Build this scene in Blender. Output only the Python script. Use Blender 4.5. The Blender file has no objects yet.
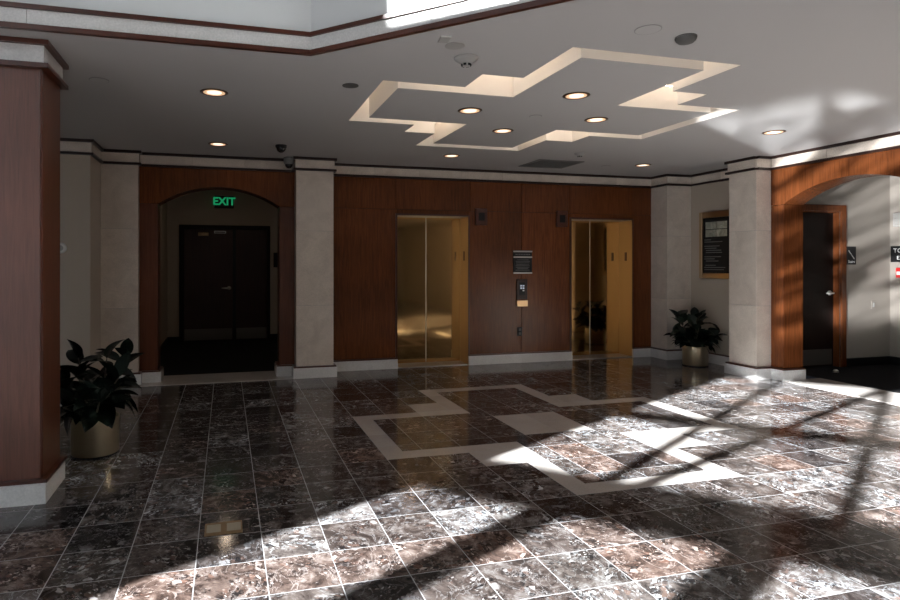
import bpy, bmesh, math, random
from mathutils import Vector, Matrix
from mathutils.geometry import tessellate_polygon

SC = bpy.context.scene
COL = SC.collection
random.seed(7)
PI = math.pi

# ------------------------------------------------------------------ camera
CAM_H, F_PX, CX, HY = 1.40, 602.0, 390.0, 263.5
YAW = math.atan(164 / 602.0)
cam_d = bpy.data.cameras.new('camera')
cam_d.sensor_width = 36.0
cam_d.sensor_fit = 'HORIZONTAL'
cam_d.lens = F_PX / 900 * 36
cam_d.shift_x = (450 - CX) / 900
cam_d.shift_y = (HY - 300) / 900
cam_d.clip_start = 0.05
cam = bpy.data.objects.new('camera', cam_d)
COL.objects.link(cam)
cam.location = (0, 0, CAM_H)
cam.rotation_euler = (PI / 2, 0, -YAW)
SC.camera = cam

# ------------------------------------------------------------------ world, sun, exposure
SC.view_settings.view_transform = 'Standard'
SC.view_settings.look = 'None'
SC.view_settings.exposure = 0.0
SC.view_settings.gamma = 1.0
SC.view_settings.use_curve_mapping = False

w = bpy.data.worlds.new('sky')
SC.world = w
w.use_nodes = True
bg = w.node_tree.nodes['Background']
bg.inputs['Color'].default_value = (0.78, 0.88, 1.0, 1)
bg.inputs['Strength'].default_value = 1.55

SUN_AZ, SUN_EL = math.radians(27), math.radians(22)
sun_d = bpy.data.lights.new('sun', 'SUN')
sun_d.energy = 54.0
sun_d.angle = math.radians(0.55)
sun_d.color = (0.92, 0.97, 1.0)
sun = bpy.data.objects.new('sun', sun_d)
COL.objects.link(sun)
sdir = Vector((math.cos(SUN_AZ) * math.cos(SUN_EL), math.sin(SUN_AZ) * math.cos(SUN_EL), -math.sin(SUN_EL)))
sun.rotation_euler = sdir.to_track_quat('-Z', 'Y').to_euler()
sun.location = (-12, -6, 8)

# added spot lamp standing in for sun reflected off the floor: low, narrow, rippled
gl_d = bpy.data.lights.new('added_glint_spot', 'SPOT')
gl_d.energy = 16500
gl_d.color = (0.94, 0.97, 1.0)
gl_d.spot_size = math.radians(34)
gl_d.spot_blend = 0.35
gl_d.shadow_soft_size = 0.05
gl = bpy.data.objects.new('added_glint_spot', gl_d)
COL.objects.link(gl)
gl.location = (-3.6, 0.35, 0.10)
gl.rotation_euler = (Vector((6.2, 5.05, 2.15)) - gl.location).to_track_quat('-Z', 'Y').to_euler()
gl_d.use_nodes = True
nt = gl_d.node_tree
em = nt.nodes['Emission']
def glint_nodes():
    def nd(kind, **kw):
        n_ = nt.nodes.new(kind)
        for k_, v_ in kw.items(): setattr(n_, k_, v_)
        return n_
    def mth(op, x_, y_=None):
        n_ = nd('ShaderNodeMath', operation=op)
        for i_, v_ in enumerate((x_, y_)):
            if v_ is None: continue
            if isinstance(v_, (int, float)): n_.inputs[i_].default_value = v_
            else: nt.links.new(v_, n_.inputs[i_])
        return n_.outputs[0]
    def smooth(val, lo, hi):
        n_ = nd('ShaderNodeMapRange', interpolation_type='SMOOTHSTEP')
        nt.links.new(val, n_.inputs[0])
        n_.inputs[1].default_value = lo; n_.inputs[2].default_value = hi
        return n_.outputs[0]
    tc = nd('ShaderNodeTexCoord')
    sp = nd('ShaderNodeSeparateXYZ')
    nt.links.new(tc.outputs['Normal'], sp.inputs[0])
    az_ = mth('DIVIDE', sp.outputs[0], sp.outputs[2])      # tangent of the side angle
    el_ = mth('DIVIDE', sp.outputs[1], sp.outputs[2])      # tangent of the up angle
    cmb = nd('ShaderNodeCombineXYZ')
    nt.links.new(az_, cmb.inputs[0]); nt.links.new(el_, cmb.inputs[1])
    mp = nd('ShaderNodeMapping')
    mp0 = nd('ShaderNodeMapping')
    mp0.inputs['Rotation'].default_value = (0, 0, math.radians(GL_ROT))
    nt.links.new(cmb.outputs[0], mp0.inputs['Vector'])
    mp.inputs['Scale'].default_value = (9.0, 52.0, 1.0)
    nt.links.new(mp0.outputs[0], mp.inputs['Vector'])
    nz = nd('ShaderNodeTexNoise')
    nz.inputs['Scale'].default_value = 1.0; nz.inputs['Detail'].default_value = 2.0; nz.inputs['Distortion'].default_value = 0.7
    nt.links.new(mp.outputs['Vector'], nz.inputs['Vector'])
    stre = smooth(nz.outputs['Fac'], 0.41, 0.57)
    g_ = mth('MULTIPLY', stre, GATE(smooth, az_, el_, mth))
    return g_
GL_ROT = -28
def GATE(smooth, az_, el_, mth):
    return mth('MULTIPLY', mth('MULTIPLY', smooth(az_, GA[0], GA[1]), smooth(az_, GA[3], GA[2])), mth('MULTIPLY', smooth(el_, GE[0], GE[1]), smooth(el_, GE[3], GE[2])))
GA = (-0.095, -0.070, 0.047, 0.054)
GE = (-0.115, -0.085, 0.14, 0.165)
nt.links.new(glint_nodes(), em.inputs['Strength'])

# ------------------------------------------------------------------ material helpers
def newmat(name):
    m = bpy.data.materials.new(name)
    m.use_nodes = True
    return m, m.node_tree, m.node_tree.nodes['Principled BSDF']

def simple(name, col, rough=0.5, metal=0.0, spec=0.5, emit=None, estr=0.0):
    m, t, p = newmat(name)
    p.inputs['Base Color'].default_value = (*col, 1)
    p.inputs['Roughness'].default_value = rough
    p.inputs['Metallic'].default_value = metal
    p.inputs['Specular IOR Level'].default_value = spec
    if emit:
        p.inputs['Emission Color'].default_value = (*emit, 1)
        p.inputs['Emission Strength'].default_value = estr
    return m

def N(t, kind, **kw):
    n = t.nodes.new(kind)
    for k, v in kw.items():
        setattr(n, k, v)
    return n

def ramp(t, stops, interp='LINEAR'):
    r = t.nodes.new('ShaderNodeValToRGB')
    r.color_ramp.interpolation = interp
    e = r.color_ramp.elements
    while len(e) < len(stops):
        e.new(0.5)
    for i, (pos, c) in enumerate(stops):
        e[i].position = pos
        e[i].color = (*c, 1) if len(c) == 3 else c
    return r

def mix(t, a, b, fac, blend='MIX'):
    n = t.nodes.new('ShaderNodeMix')
    n.data_type = 'RGBA'
    n.blend_type = blend
    for sock, val in ((n.inputs[0], fac), (n.inputs[6], a), (n.inputs[7], b)):
        if isinstance(val, bpy.types.NodeSocket):
            t.links.new(val, sock)
        elif isinstance(val, (int, float)):
            sock.default_value = val
        else:
            sock.default_value = (*val, 1)
    return n.outputs[2]

def math_n(t, op, a, b=None):
    n = t.nodes.new('ShaderNodeMath')
    n.operation = op
    for i, v in enumerate((a, b)):
        if v is None:
            continue
        if isinstance(v, bpy.types.NodeSocket):
            t.links.new(v, n.inputs[i])
        else:
            n.inputs[i].default_value = v
    return n.outputs[0]

def noise(t, vec, scale, detail=3, dist=0.0, rough=0.5):
    n = t.nodes.new('ShaderNodeTexNoise')
    n.inputs['Scale'].default_value = scale
    n.inputs['Detail'].default_value = detail
    n.inputs['Distortion'].default_value = dist
    n.inputs['Roughness'].default_value = rough
    t.links.new(vec, n.inputs['Vector'])
    return n

def mapping(t, vec, scale=(1, 1, 1), rot=(0, 0, 0)):
    n = t.nodes.new('ShaderNodeMapping')
    n.inputs['Scale'].default_value = scale
    n.inputs['Rotation'].default_value = rot
    t.links.new(vec, n.inputs['Vector'])
    return n.outputs['Vector']

def rand_id(t):
    oi = t.nodes.new('ShaderNodeObjectInfo')
    ge = t.nodes.new('ShaderNodeNewGeometry')
    s = math_n(t, 'ADD', oi.outputs['Random'], ge.outputs['Random Per Island'])
    return math_n(t, 'FRACT', s), ge

def shifted_pos(t, r, ge, amt=37.0):
    v = t.nodes.new('ShaderNodeVectorMath')
    v.operation = 'ADD'
    c = t.nodes.new('ShaderNodeCombineXYZ')
    a = math_n(t, 'MULTIPLY', r, amt)
    b = math_n(t, 'MULTIPLY', r, amt * 1.7)
    t.links.new(a, c.inputs[0]); t.links.new(b, c.inputs[1])
    t.links.new(ge.outputs['Position'], v.inputs[0])
    t.links.new(c.outputs[0], v.inputs[1])
    return v.outputs[0]

# ---- wood (stained cherry veneer), grain along z
def wood(name, c0, c1, rough=0.28, spec=0.5, grain=(16, 16, 0.9)):
    m, t, p = newmat(name)
    r, ge = rand_id(t)
    pos = shifted_pos(t, r, ge, 5.0)
    v = mapping(t, pos, grain)
    n1 = noise(t, v, 3.0, 5, 0.8, 0.6)
    v2 = mapping(t, pos, (70, 70, 2.0))
    n2 = noise(t, v2, 3.0, 3, 0.2)
    s = math_n(t, 'ADD', math_n(t, 'MULTIPLY', n1.outputs['Fac'], 0.65), math_n(t, 'MULTIPLY', n2.outputs['Fac'], 0.35))
    rp = ramp(t, [(0.32, c0), (0.68, c1)])
    t.links.new(s, rp.inputs['Fac'])
    n3 = noise(t, pos, 1.4, 2)
    blot = ramp(t, [(0.3, (0.72, 0.72, 0.72)), (0.7, (1.12, 1.12, 1.12))])
    t.links.new(n3.outputs['Fac'], blot.inputs['Fac'])
    c = mix(t, rp.outputs['Color'], blot.outputs['Color'], 1.0, 'MULTIPLY')
    tone = ramp(t, [(0.0, (0.85, 0.85, 0.85)), (1.0, (1.1, 1.1, 1.1))])
    t.links.new(r, tone.inputs['Fac'])
    c = mix(t, c, tone.outputs['Color'], 1.0, 'MULTIPLY')
    t.links.new(c, p.inputs['Base Color'])
    p.inputs['Roughness'].default_value = rough
    p.inputs['Specular IOR Level'].default_value = spec
    return m

# ---- pale stone
def stone(name, c0, c1, rough=0.3, scale=5.0):
    m, t, p = newmat(name)
    r, ge = rand_id(t)
    pos = shifted_pos(t, r, ge)
    n1 = noise(t, pos, scale, 6, 0.6, 0.6)
    rp = ramp(t, [(0.3, c0), (0.7, c1)])
    t.links.new(n1.outputs['Fac'], rp.inputs['Fac'])
    n2 = noise(t, pos, 90, 2)
    sp = ramp(t, [(0.3, (0.9, 0.9, 0.9)), (0.7, (1.06, 1.06, 1.06))])
    t.links.new(n2.outputs['Fac'], sp.inputs['Fac'])
    c = mix(t, rp.outputs['Color'], sp.outputs['Color'], 1.0, 'MULTIPLY')
    tone = ramp(t, [(0.0, (0.9, 0.9, 0.9)), (1.0, (1.06, 1.06, 1.06))])
    t.links.new(r, tone.inputs['Fac'])
    c = mix(t, c, tone.outputs['Color'], 1.0, 'MULTIPLY')
    t.links.new(c, p.inputs['Base Color'])
    p.inputs['Roughness'].default_value = rough
    return m

# ---- dark breccia marble
def marble(name):
    m, t, p = newmat(name)
    r, ge = rand_id(t)
    pos = shifted_pos(t, r, ge)
    rv = t.nodes.new('ShaderNodeVectorRotate')
    rv.rotation_type = 'Z_AXIS'
    t.links.new(pos, rv.inputs['Vector'])
    t.links.new(math_n(t, 'MULTIPLY', r, 31.0), rv.inputs['Angle'])
    base = rv.outputs['Vector']
    wn = noise(t, base, 22.0, 3, 0.0)
    vm = t.nodes.new('ShaderNodeVectorMath'); vm.operation = 'MULTIPLY_ADD'
    t.links.new(wn.outputs['Color'], vm.inputs[0])
    vm.inputs[1].default_value = (0.028, 0.028, 0.0)
    t.links.new(base, vm.inputs[2])
    wv = mapping(t, vm.outputs[0], (1.0, 1.7, 1.0))
    v1 = N(t, 'ShaderNodeTexVoronoi'); v1.inputs['Scale'].default_value = 26.0
    t.links.new(wv, v1.inputs['Vector'])
    v2 = N(t, 'ShaderNodeTexVoronoi'); v2.inputs['Scale'].default_value = 78.0
    t.links.new(wv, v2.inputs['Vector'])
    s1 = N(t, 'ShaderNodeSeparateColor'); t.links.new(v1.outputs['Color'], s1.inputs[0])
    s2 = N(t, 'ShaderNodeSeparateColor'); t.links.new(v2.outputs['Color'], s2.inputs[0])
    big = noise(t, base, 8.0, 9, 0.5, 0.72)
    g = ramp(t, [(0.34, (0.014, 0.012, 0.012)), (0.45, (0.055, 0.043, 0.038)), (0.55, (0.12, 0.098, 0.088)), (0.66, (0.24, 0.225, 0.215)), (0.78, (0.36, 0.35, 0.345))])
    t.links.new(big.outputs['Fac'], g.inputs['Fac'])
    f1 = ramp(t, [(0.0, (0.014, 0.013, 0.014)), (0.30, (0.060, 0.042, 0.036)), (0.55, (0.13, 0.085, 0.068)), (0.72, (0.17, 0.165, 0.165)), (0.88, (0.42, 0.40, 0.39))], 'CONSTANT')
    t.links.new(s1.outputs[0], f1.inputs['Fac'])
    f2 = ramp(t, [(0.0, (0.010, 0.010, 0.010)), (0.34, (0.07, 0.05, 0.043)), (0.62, (0.18, 0.165, 0.16)), (0.86, (0.50, 0.48, 0.47))], 'CONSTANT')
    t.links.new(s2.outputs[0], f2.inputs['Fac'])
    mk = noise(t, base, 6.0, 4, 0.4)
    mkr = ramp(t, [(0.47, (0, 0, 0)), (0.56, (1, 1, 1))])
    t.links.new(mk.outputs['Fac'], mkr.inputs['Fac'])
    pick1 = ramp(t, [(0.0, (0, 0, 0)), (0.58, (1, 1, 1))], 'CONSTANT')
    t.links.new(s1.outputs[1], pick1.inputs['Fac'])
    pick2 = ramp(t, [(0.0, (0, 0, 0)), (0.55, (1, 1, 1))], 'CONSTANT')
    t.links.new(s2.outputs[1], pick2.inputs['Fac'])
    c = mix(t, g.outputs['Color'], f2.outputs['Color'], math_n(t, 'MULTIPLY', pick2.outputs['Color'], math_n(t, 'MULTIPLY', mkr.outputs['Color'], 0.85)))
    c = mix(t, c, f1.outputs['Color'], math_n(t, 'MULTIPLY', pick1.outputs['Color'], math_n(t, 'MULTIPLY', mkr.outputs['Color'], 0.85)))
    vn = noise(t, base, 5.0, 6, 1.6, 0.6)
    vr = ramp(t, [(0.488, (0, 0, 0)), (0.5, (1, 1, 1)), (0.512, (0, 0, 0))])
    t.links.new(vn.outputs['Fac'], vr.inputs['Fac'])
    c = mix(t, c, (0.48, 0.47, 0.47), math_n(t, 'MULTIPLY', vr.outputs['Color'], 0.45))
    # tone of each tile
    tone = ramp(t, [(0.0, (0.75, 0.69, 0.67)), (0.16, (1.45, 1.48, 1.52)), (0.30, (0.95, 0.9, 0.88)), (0.46, (1.05, 0.88, 0.81)), (0.56, (1.25, 1.24, 1.24)), (0.68, (0.85, 0.82, 0.80)), (0.80, (1.2, 0.96, 0.86)), (0.87, (0.52, 0.50, 0.51))], 'CONSTANT')
    t.links.new(r, tone.inputs['Fac'])
    c = mix(t, c, tone.outputs['Color'], 1.0, 'MULTIPLY')
    c = mix(t, c, (0.96, 1.01, 1.04), 1.0, 'MULTIPLY')
    t.links.new(c, p.inputs['Base Color'])
    p.inputs['Roughness'].default_value = 0.11
    p.inputs['Specular IOR Level'].default_value = 0.5
    return m

M = {}
M['marble'] = marble('dark_breccia_marble')
M['cream'] = stone('cream_inlay_stone', (0.48, 0.435, 0.40), (0.55, 0.505, 0.47), 0.16, 4.0)
M['limestone'] = stone('column_limestone', (0.60, 0.51, 0.435), (0.74, 0.645, 0.555), 0.22, 4.5)
M['frieze'] = stone('frieze_stone', (0.58, 0.555, 0.53), (0.66, 0.635, 0.61), 0.22, 3.0)
M['base'] = stone('base_stone', (0.68, 0.66, 0.64), (0.78, 0.76, 0.74), 0.22, 6.0)
M['wood'] = wood('cherry_veneer', (0.085, 0.024, 0.0080), (0.205, 0.062, 0.0190), 0.27, 0.22)
M['wood_pier'] = wood('cherry_veneer_painted_sky_sheen', (0.092, 0.032, 0.018), (0.16, 0.057, 0.033), 0.28)  # greyer cherry: the sky's reflection on the pier is put into the colour
M['wood_mid'] = wood('cherry_veneer_jamb', (0.105, 0.034, 0.017), (0.18, 0.060, 0.030), 0.28, 0.35)
M['stair_door'] = wood('very_dark_door_veneer', (0.012, 0.006, 0.004), (0.022, 0.010, 0.007), 0.45, 0.2)
M['trim_dark'] = wood('near_black_trim', (0.018, 0.008, 0.006), (0.032, 0.013, 0.009), 0.35, grain=(4, 4, 4))
M['trim'] = wood('dark_cherry_trim', (0.055, 0.014, 0.007), (0.10, 0.026, 0.012), 0.3, grain=(4, 4, 4))
M['door_wood'] = wood('dark_door_veneer', (0.030, 0.013, 0.011), (0.055, 0.024, 0.018), 0.35, 0.3)
M['dark_frame'] = simple('dark_painted_frame', (0.010, 0.008, 0.008), 0.6, spec=0.2)
M['grout'] = simple('grout', (0.30, 0.295, 0.30), 0.8)
M['ceiling'] = simple('ceiling_paint', (0.47, 0.455, 0.445), 0.8)
M['wall'] = simple('beige_wall_paint', (0.43, 0.36, 0.29), 0.7)
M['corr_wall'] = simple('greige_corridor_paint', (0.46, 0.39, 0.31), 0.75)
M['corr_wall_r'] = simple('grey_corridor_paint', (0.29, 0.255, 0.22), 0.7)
M['upper'] = simple('pale_upper_wall_paint', (0.62, 0.62, 0.61), 0.75)
M['cove'] = simple('cove_paint', (0.84, 0.79, 0.73), 0.8)
M['brass'] = simple('polished_brass', (0.66, 0.405, 0.165), 0.07, 1.0)
M['floor_brass'] = simple('brass_painted_sheen', (0.62, 0.56, 0.44), 0.42, 0.55)  # pale, less metallic brass: reflected window light is put into the colour
M['brass_brush'] = simple('brushed_brass', (0.40, 0.27, 0.155), 0.30, 1.0)
M['gold_pot'] = simple('satin_brass_pot', (0.72, 0.60, 0.41), 0.30, 0.85)
M['steel'] = simple('satin_steel', (0.55, 0.54, 0.52), 0.3, 1.0)
M['black'] = simple('black_plastic', (0.010, 0.010, 0.011), 0.4, spec=0.25)
M['white_print'] = simple('white_lettering', (0.75, 0.75, 0.73), 0.6)
M['grey_print'] = simple('grey_lettering', (0.14, 0.14, 0.14), 0.6)
M['silver_print'] = simple('silver_strip', (0.45, 0.42, 0.40), 0.35, 0.6)
M['kick'] = simple('dull_kick_plate', (0.16, 0.145, 0.13), 0.45, 0.5)
M['handle'] = simple('bright_lever_metal', (0.80, 0.77, 0.72), 0.35, 0.3)
M['white'] = simple('white_plastic', (0.7, 0.69, 0.66), 0.45)
M['offwhite'] = simple('offwhite_plastic', (0.36, 0.345, 0.325), 0.5)
M['grey'] = simple('grey_plastic', (0.16, 0.155, 0.15), 0.5)
M['rim_grey'] = simple('grey_rim', (0.30, 0.29, 0.28), 0.6)
M['vent_grey'] = simple('vent_grille', (0.17, 0.163, 0.155), 0.6)
M['dark_dome'] = simple('smoked_dome', (0.015, 0.015, 0.017), 0.08)
M['mesh_grey'] = simple('speaker_grille', (0.09, 0.085, 0.08), 0.7)
M['carpet'] = simple('dark_carpet', (0.016, 0.016, 0.018), 0.95, spec=0.1)
M['lamp_glow'] = simple('downlight_lens', (1, 0.9, 0.75), 0.4, emit=(1.0, 0.80, 0.62), estr=1.7)
M['lamp_cone'] = simple('downlight_reflector_painted_glow', (0.80, 0.55, 0.36), 0.35, 0.0, emit=(1.0, 0.60, 0.36), estr=0.75)  # peach emission paints in the reflector's lamplit look
M['lamp_trim'] = simple('downlight_trim', (0.14, 0.09, 0.05), 0.35, 0.7)
M['cove_glow'] = simple('cove_lamp', (1, 0.9, 0.8), 0.4, emit=(1.0, 0.90, 0.80), estr=16.0)
M['exit_green'] = simple('exit_green', (0.0, 0.25, 0.1), 0.4, emit=(0.02, 0.75, 0.28), estr=0.28)
M['exit_dark'] = simple('exit_letter_dark', (0.004, 0.02, 0.012), 0.5)
M['red'] = simple('alarm_red', (0.55, 0.02, 0.02), 0.35)
M['button'] = simple('lit_button', (0.6, 0.65, 0.7), 0.3, emit=(0.7, 0.8, 1.0), estr=0.25)
M['soil'] = simple('potting_soil', (0.02, 0.014, 0.01), 0.95)
M['stem'] = simple('brown_stem', (0.05, 0.032, 0.02), 0.6)
M['photo'] = stone('faded_photo_print', (0.20, 0.21, 0.17), (0.42, 0.42, 0.36), 0.15, 14.0)
M['frame_metal'] = simple('bronze_window_frame', (0.05, 0.045, 0.04), 0.45, 0.4)

def glass_mat():
    m = bpy.data.materials.new('clear_glass')
    m.use_nodes = True
    t = m.node_tree
    t.nodes.clear()
    o = t.nodes.new('ShaderNodeOutputMaterial')
    tr = t.nodes.new('ShaderNodeBsdfTransparent')
    gl_ = t.nodes.new('ShaderNodeBsdfGlossy')
    gl_.inputs['Roughness'].default_value = 0.02
    mx = t.nodes.new('ShaderNodeMixShader')
    mx.inputs[0].default_value = 0.06
    t.links.new(tr.outputs[0], mx.inputs[1]); t.links.new(gl_.outputs[0], mx.inputs[2])
    t.links.new(mx.outputs[0], o.inputs[0])
    return m
M['glass'] = glass_mat()

def leaf_mat():
    m, t, p = newmat('rubber_plant_leaf')
    r, ge = rand_id(t)
    rp = ramp(t, [(0.0, (0.006, 0.012, 0.010)), (0.5, (0.009, 0.017, 0.014)), (1.0, (0.016, 0.024, 0.016))])
    t.links.new(r, rp.inputs['Fac'])
    t.links.new(rp.outputs['Color'], p.inputs['Base Color'])
    p.inputs['Roughness'].default_value = 0.24
    return m
M['leaf'] = leaf_mat()
M['midrib'] = simple('leaf_midrib', (0.03, 0.045, 0.022), 0.4)

# ------------------------------------------------------------------ mesh helpers
def box(bm, x0, x1, y0, y1, z0, z1):
    vs = [bm.verts.new((x, y, z)) for z in (z0, z1) for y in (y0, y1) for x in (x0, x1)]
    for f in ((0, 2, 3, 1), (4, 5, 7, 6), (0, 1, 5, 4), (2, 6, 7, 3), (0, 4, 6, 2), (1, 3, 7, 5)):
        bm.faces.new([vs[i] for i in f])

def prism(bm, poly, z0, z1, holes=()):
    """poly: list of (x, y); closed solid between z0 and z1 (with vertical holes)"""
    loops = [list(poly)] + [list(h) for h in holes]
    flat = [p for l in loops for p in l]
    tris = tessellate_polygon([[Vector((x, y, 0)) for x, y in l] for l in loops])
    lo = [bm.verts.new((x, y, z0)) for x, y in flat]
    hi = [bm.verts.new((x, y, z1)) for x, y in flat]
    for a, b, c in tris:
        pa, pb, pc = flat[a], flat[b], flat[c]
        if (pb[0]-pa[0])*(pc[1]-pa[1]) - (pb[1]-pa[1])*(pc[0]-pa[0]) < 0:
            b, c = c, b
        try:
            bm.faces.new((lo[a], lo[c], lo[b])); bm.faces.new((hi[a], hi[b], hi[c]))
        except ValueError:
            pass
    k = 0
    for l in loops:
        n = len(l)
        for i in range(n):
            a, b = k + i, k + (i + 1) % n
            bm.faces.new((lo[a], lo[b], hi[b], hi[a]))
        k += n
    bmesh.ops.recalc_face_normals(bm, faces=bm.faces[:])

def lathe(bm, prof, seg=24, cx=0, cy=0, z=0, flip=False, cap0=False, cap1=False):
    """prof: list of (r, z)"""
    rings = []
    for r, h in prof:
        rings.append([bm.verts.new((cx + r*math.cos(2*PI*i/seg), cy + r*math.sin(2*PI*i/seg), z + h)) for i in range(seg)])
    for a, b in zip(rings, rings[1:]):
        for i in range(seg):
            j = (i + 1) % seg
            f = (a[i], a[j], b[j], b[i])
            bm.faces.new(f if not flip else f[::-1])
    if cap0: bm.faces.new(rings[0][::-1])
    if cap1: bm.faces.new(rings[-1])

def tube(bm, pts, rad, seg=6):
    rings = []
    for i, p in enumerate(pts):
        p = Vector(p)
        d = (Vector(pts[min(i+1, len(pts)-1)]) - Vector(pts[max(i-1, 0)])).normalized()
        a = d.orthogonal().normalized(); b = d.cross(a)
        r = rad[i] if isinstance(rad, (list, tuple)) else rad
        rings.append([bm.verts.new(p + a*r*math.cos(2*PI*k/seg) + b*r*math.sin(2*PI*k/seg)) for k in range(seg)])
    for a, b in zip(rings, rings[1:]):
        for k in range(seg):
            bm.faces.new((a[k], a[(k+1) % seg], b[(k+1) % seg], b[k]))
    bm.faces.new(rings[0][::-1]); bm.faces.new(rings[-1])

def props(o, label=None, cat=None, group=None, kind=None, category=None):
    cat = cat or category
    if label: o['label'] = label
    if cat: o['category'] = cat
    if group: o['group'] = group
    if kind: o['kind'] = kind
    return o

def put(o, parent):
    COL.objects.link(o)
    if parent is not None:
        o.parent = parent
        o.matrix_parent_inverse = Matrix.Translation(-parent_loc(parent))
    return o

def parent_loc(p):
    l = p.location.copy()
    return l

def obj(name, bm, mat, parent=None, smooth=False, bevel=0.0, **kw):
    if bevel > 0:
        bmesh.ops.bevel(bm, geom=bm.edges[:], offset=bevel, segments=1, affect='EDGES')
    me = bpy.data.meshes.new(name)
    bmesh.ops.recalc_face_normals(bm, faces=bm.faces[:])
    bm.to_mesh(me); bm.free()
    for m in (mat if isinstance(mat, (list, tuple)) else [mat]):
        me.materials.append(m)
    if smooth:
        for p in me.polygons: p.use_smooth = True
    o = bpy.data.objects.new(name, me)
    put(o, parent)
    return props(o, **kw)

def boxo(name, b, mat, parent=None, bevel=0.0, **kw):
    bm = bmesh.new(); box(bm, *b)
    return obj(name, bm, mat, parent, bevel=bevel, **kw)

def empty(name, loc, label, cat, group=None, kind=None):
    o = bpy.data.objects.new(name, None)
    o.empty_display_size = 0.1
    o.location = loc
    COL.objects.link(o)
    return props(o, label, cat, group, kind)

def offset_poly(pts, d):
    """open polyline offset by d to its right-hand side, mitred"""
    out = []
    n = len(pts)
    def nrm(a, b):
        dx, dy = b[0]-a[0], b[1]-a[1]; L = math.hypot(dx, dy)
        return (dy/L, -dx/L)
    for i in range(n):
        if i == 0: m = nrm(pts[0], pts[1]); k = 1
        elif i == n-1: m = nrm(pts[-2], pts[-1]); k = 1
        else:
            a, b = nrm(pts[i-1], pts[i]), nrm(pts[i], pts[i+1])
            m = (a[0]+b[0], a[1]+b[1]); q = m[0]*a[0] + m[1]*a[1]
            k = 1/q
        out.append((pts[i][0]+m[0]*d*k, pts[i][1]+m[1]*d*k))
    return out

def moulding(name, pts, d, z0, z1, mat, parent, inset=0.0):
    o_ = offset_poly(pts, d)
    i_ = offset_poly(pts, -inset) if inset else pts
    for k in range(len(pts)-1):
        bm = bmesh.new()
        prism(bm, [i_[k], i_[k+1], o_[k+1], o_[k]], z0, z1)
        obj(name, bm, mat, parent)

def stone_run(name, pts, d, z0, z1, mat, parent, piece=0.62, gap=0.003):
    """stone band cut in slabs with open joints"""
    o_ = offset_poly(pts, d)
    for k in range(len(pts)-1):
        a, b, oa, ob = pts[k], pts[k+1], o_[k], o_[k+1]
        L = math.hypot(b[0]-a[0], b[1]-a[1])
        n = max(1, round(L/piece))
        for i in range(n):
            t0 = (i/n) + (gap/2/L if i else 0); t1 = ((i+1)/n) - (gap/2/L if i < n-1 else 0)
            le = lambda p, q, t: (p[0]+(q[0]-p[0])*t, p[1]+(q[1]-p[1])*t)
            bm = bmesh.new()
            prism(bm, [le(a, b, t0), le(a, b, t1), le(oa, ob, t1), le(oa, ob, t0)], z0, z1)
            obj(name, bm, mat, parent)

def text_obj(name, body, size, mat, parent, loc, rot, ext=0.001, align='CENTER', bold=0.0):
    cu = bpy.data.curves.new(name, 'FONT')
    cu.body = body; cu.size = size; cu.extrude = ext
    cu.align_x = align; cu.align_y = 'CENTER'
    cu.resolution_u = 3
    cu.offset = bold
    tmp = bpy.data.objects.new(name + '_tmp', cu)
    me = bpy.data.meshes.new_from_object(tmp)
    bpy.data.objects.remove(tmp)
    me.materials.clear(); me.materials.append(mat)
    me.transform(Matrix.Translation(loc) @ rot.to_matrix().to_4x4())
    me.name = name
    o = bpy.data.objects.new(name, me)
    put(o, parent)
    return o
from mathutils import Euler
FACE_S = Euler((PI/2, 0, 0))              # readable from -Y
FACE_W = Euler((PI/2, 0, -PI/2))          # readable from -X

# ================================================================== SETTING
ZC = 2.70
T = 0.312
IX, IY = 1.112, 3.212                     # inlay corner
VOID = [(0.515, 3.77), (2.30, 1.985), (2.30, -5.5)]

# ---------------------------------------------------------------- floor and tiles
boxfl = bmesh.new()
box(boxfl, -7, 6.45, -6, 7.80, -0.20, -0.0005)
floor = obj('floor', boxfl, M['grout'], kind='structure', label='polished dark marble tile floor with pale inlaid cross border', category='floor')

G = 0.0045
def inset_poly(poly, g):
    n = len(poly); out = []
    for i in range(n):
        p0, p1, p2 = poly[i-1], poly[i], poly[(i+1) % n]
        def nr(a, b):
            dx, dy = b[0]-a[0], b[1]-a[1]; L = math.hypot(dx, dy); return (-dy/L, dx/L)
        a, b = nr(p0, p1), nr(p1, p2)
        if abs(a[0]-b[0]) + abs(a[1]-b[1]) < 1e-6: m = a
        else: m = (a[0]+b[0], a[1]+b[1])
        out.append((p1[0]+m[0]*g, p1[1]+m[1]*g))
    return out
def tile_bm(bm, poly, ox=0.0, oy=0.0, tilt=0.0):
    """thin tile with a small arris; poly ccw"""
    a = inset_poly(poly, G/2); b = inset_poly(poly, G/2 + 0.0009)
    lo = [bm.verts.new((x+ox, y+oy, -0.003)) for x, y in a]
    mi = [bm.verts.new((x+ox, y+oy, -0.0006)) for x, y in a]
    hi = [bm.verts.new((x+ox, y+oy, 0.0)) for x, y in b]
    n = len(a)
    for i in range(n):
        j = (i+1) % n
        bm.faces.new((lo[i], lo[j], mi[j], mi[i])); bm.faces.new((mi[i], mi[j], hi[j], hi[i]))
    bm.faces.new(hi)
cache = {}
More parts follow.
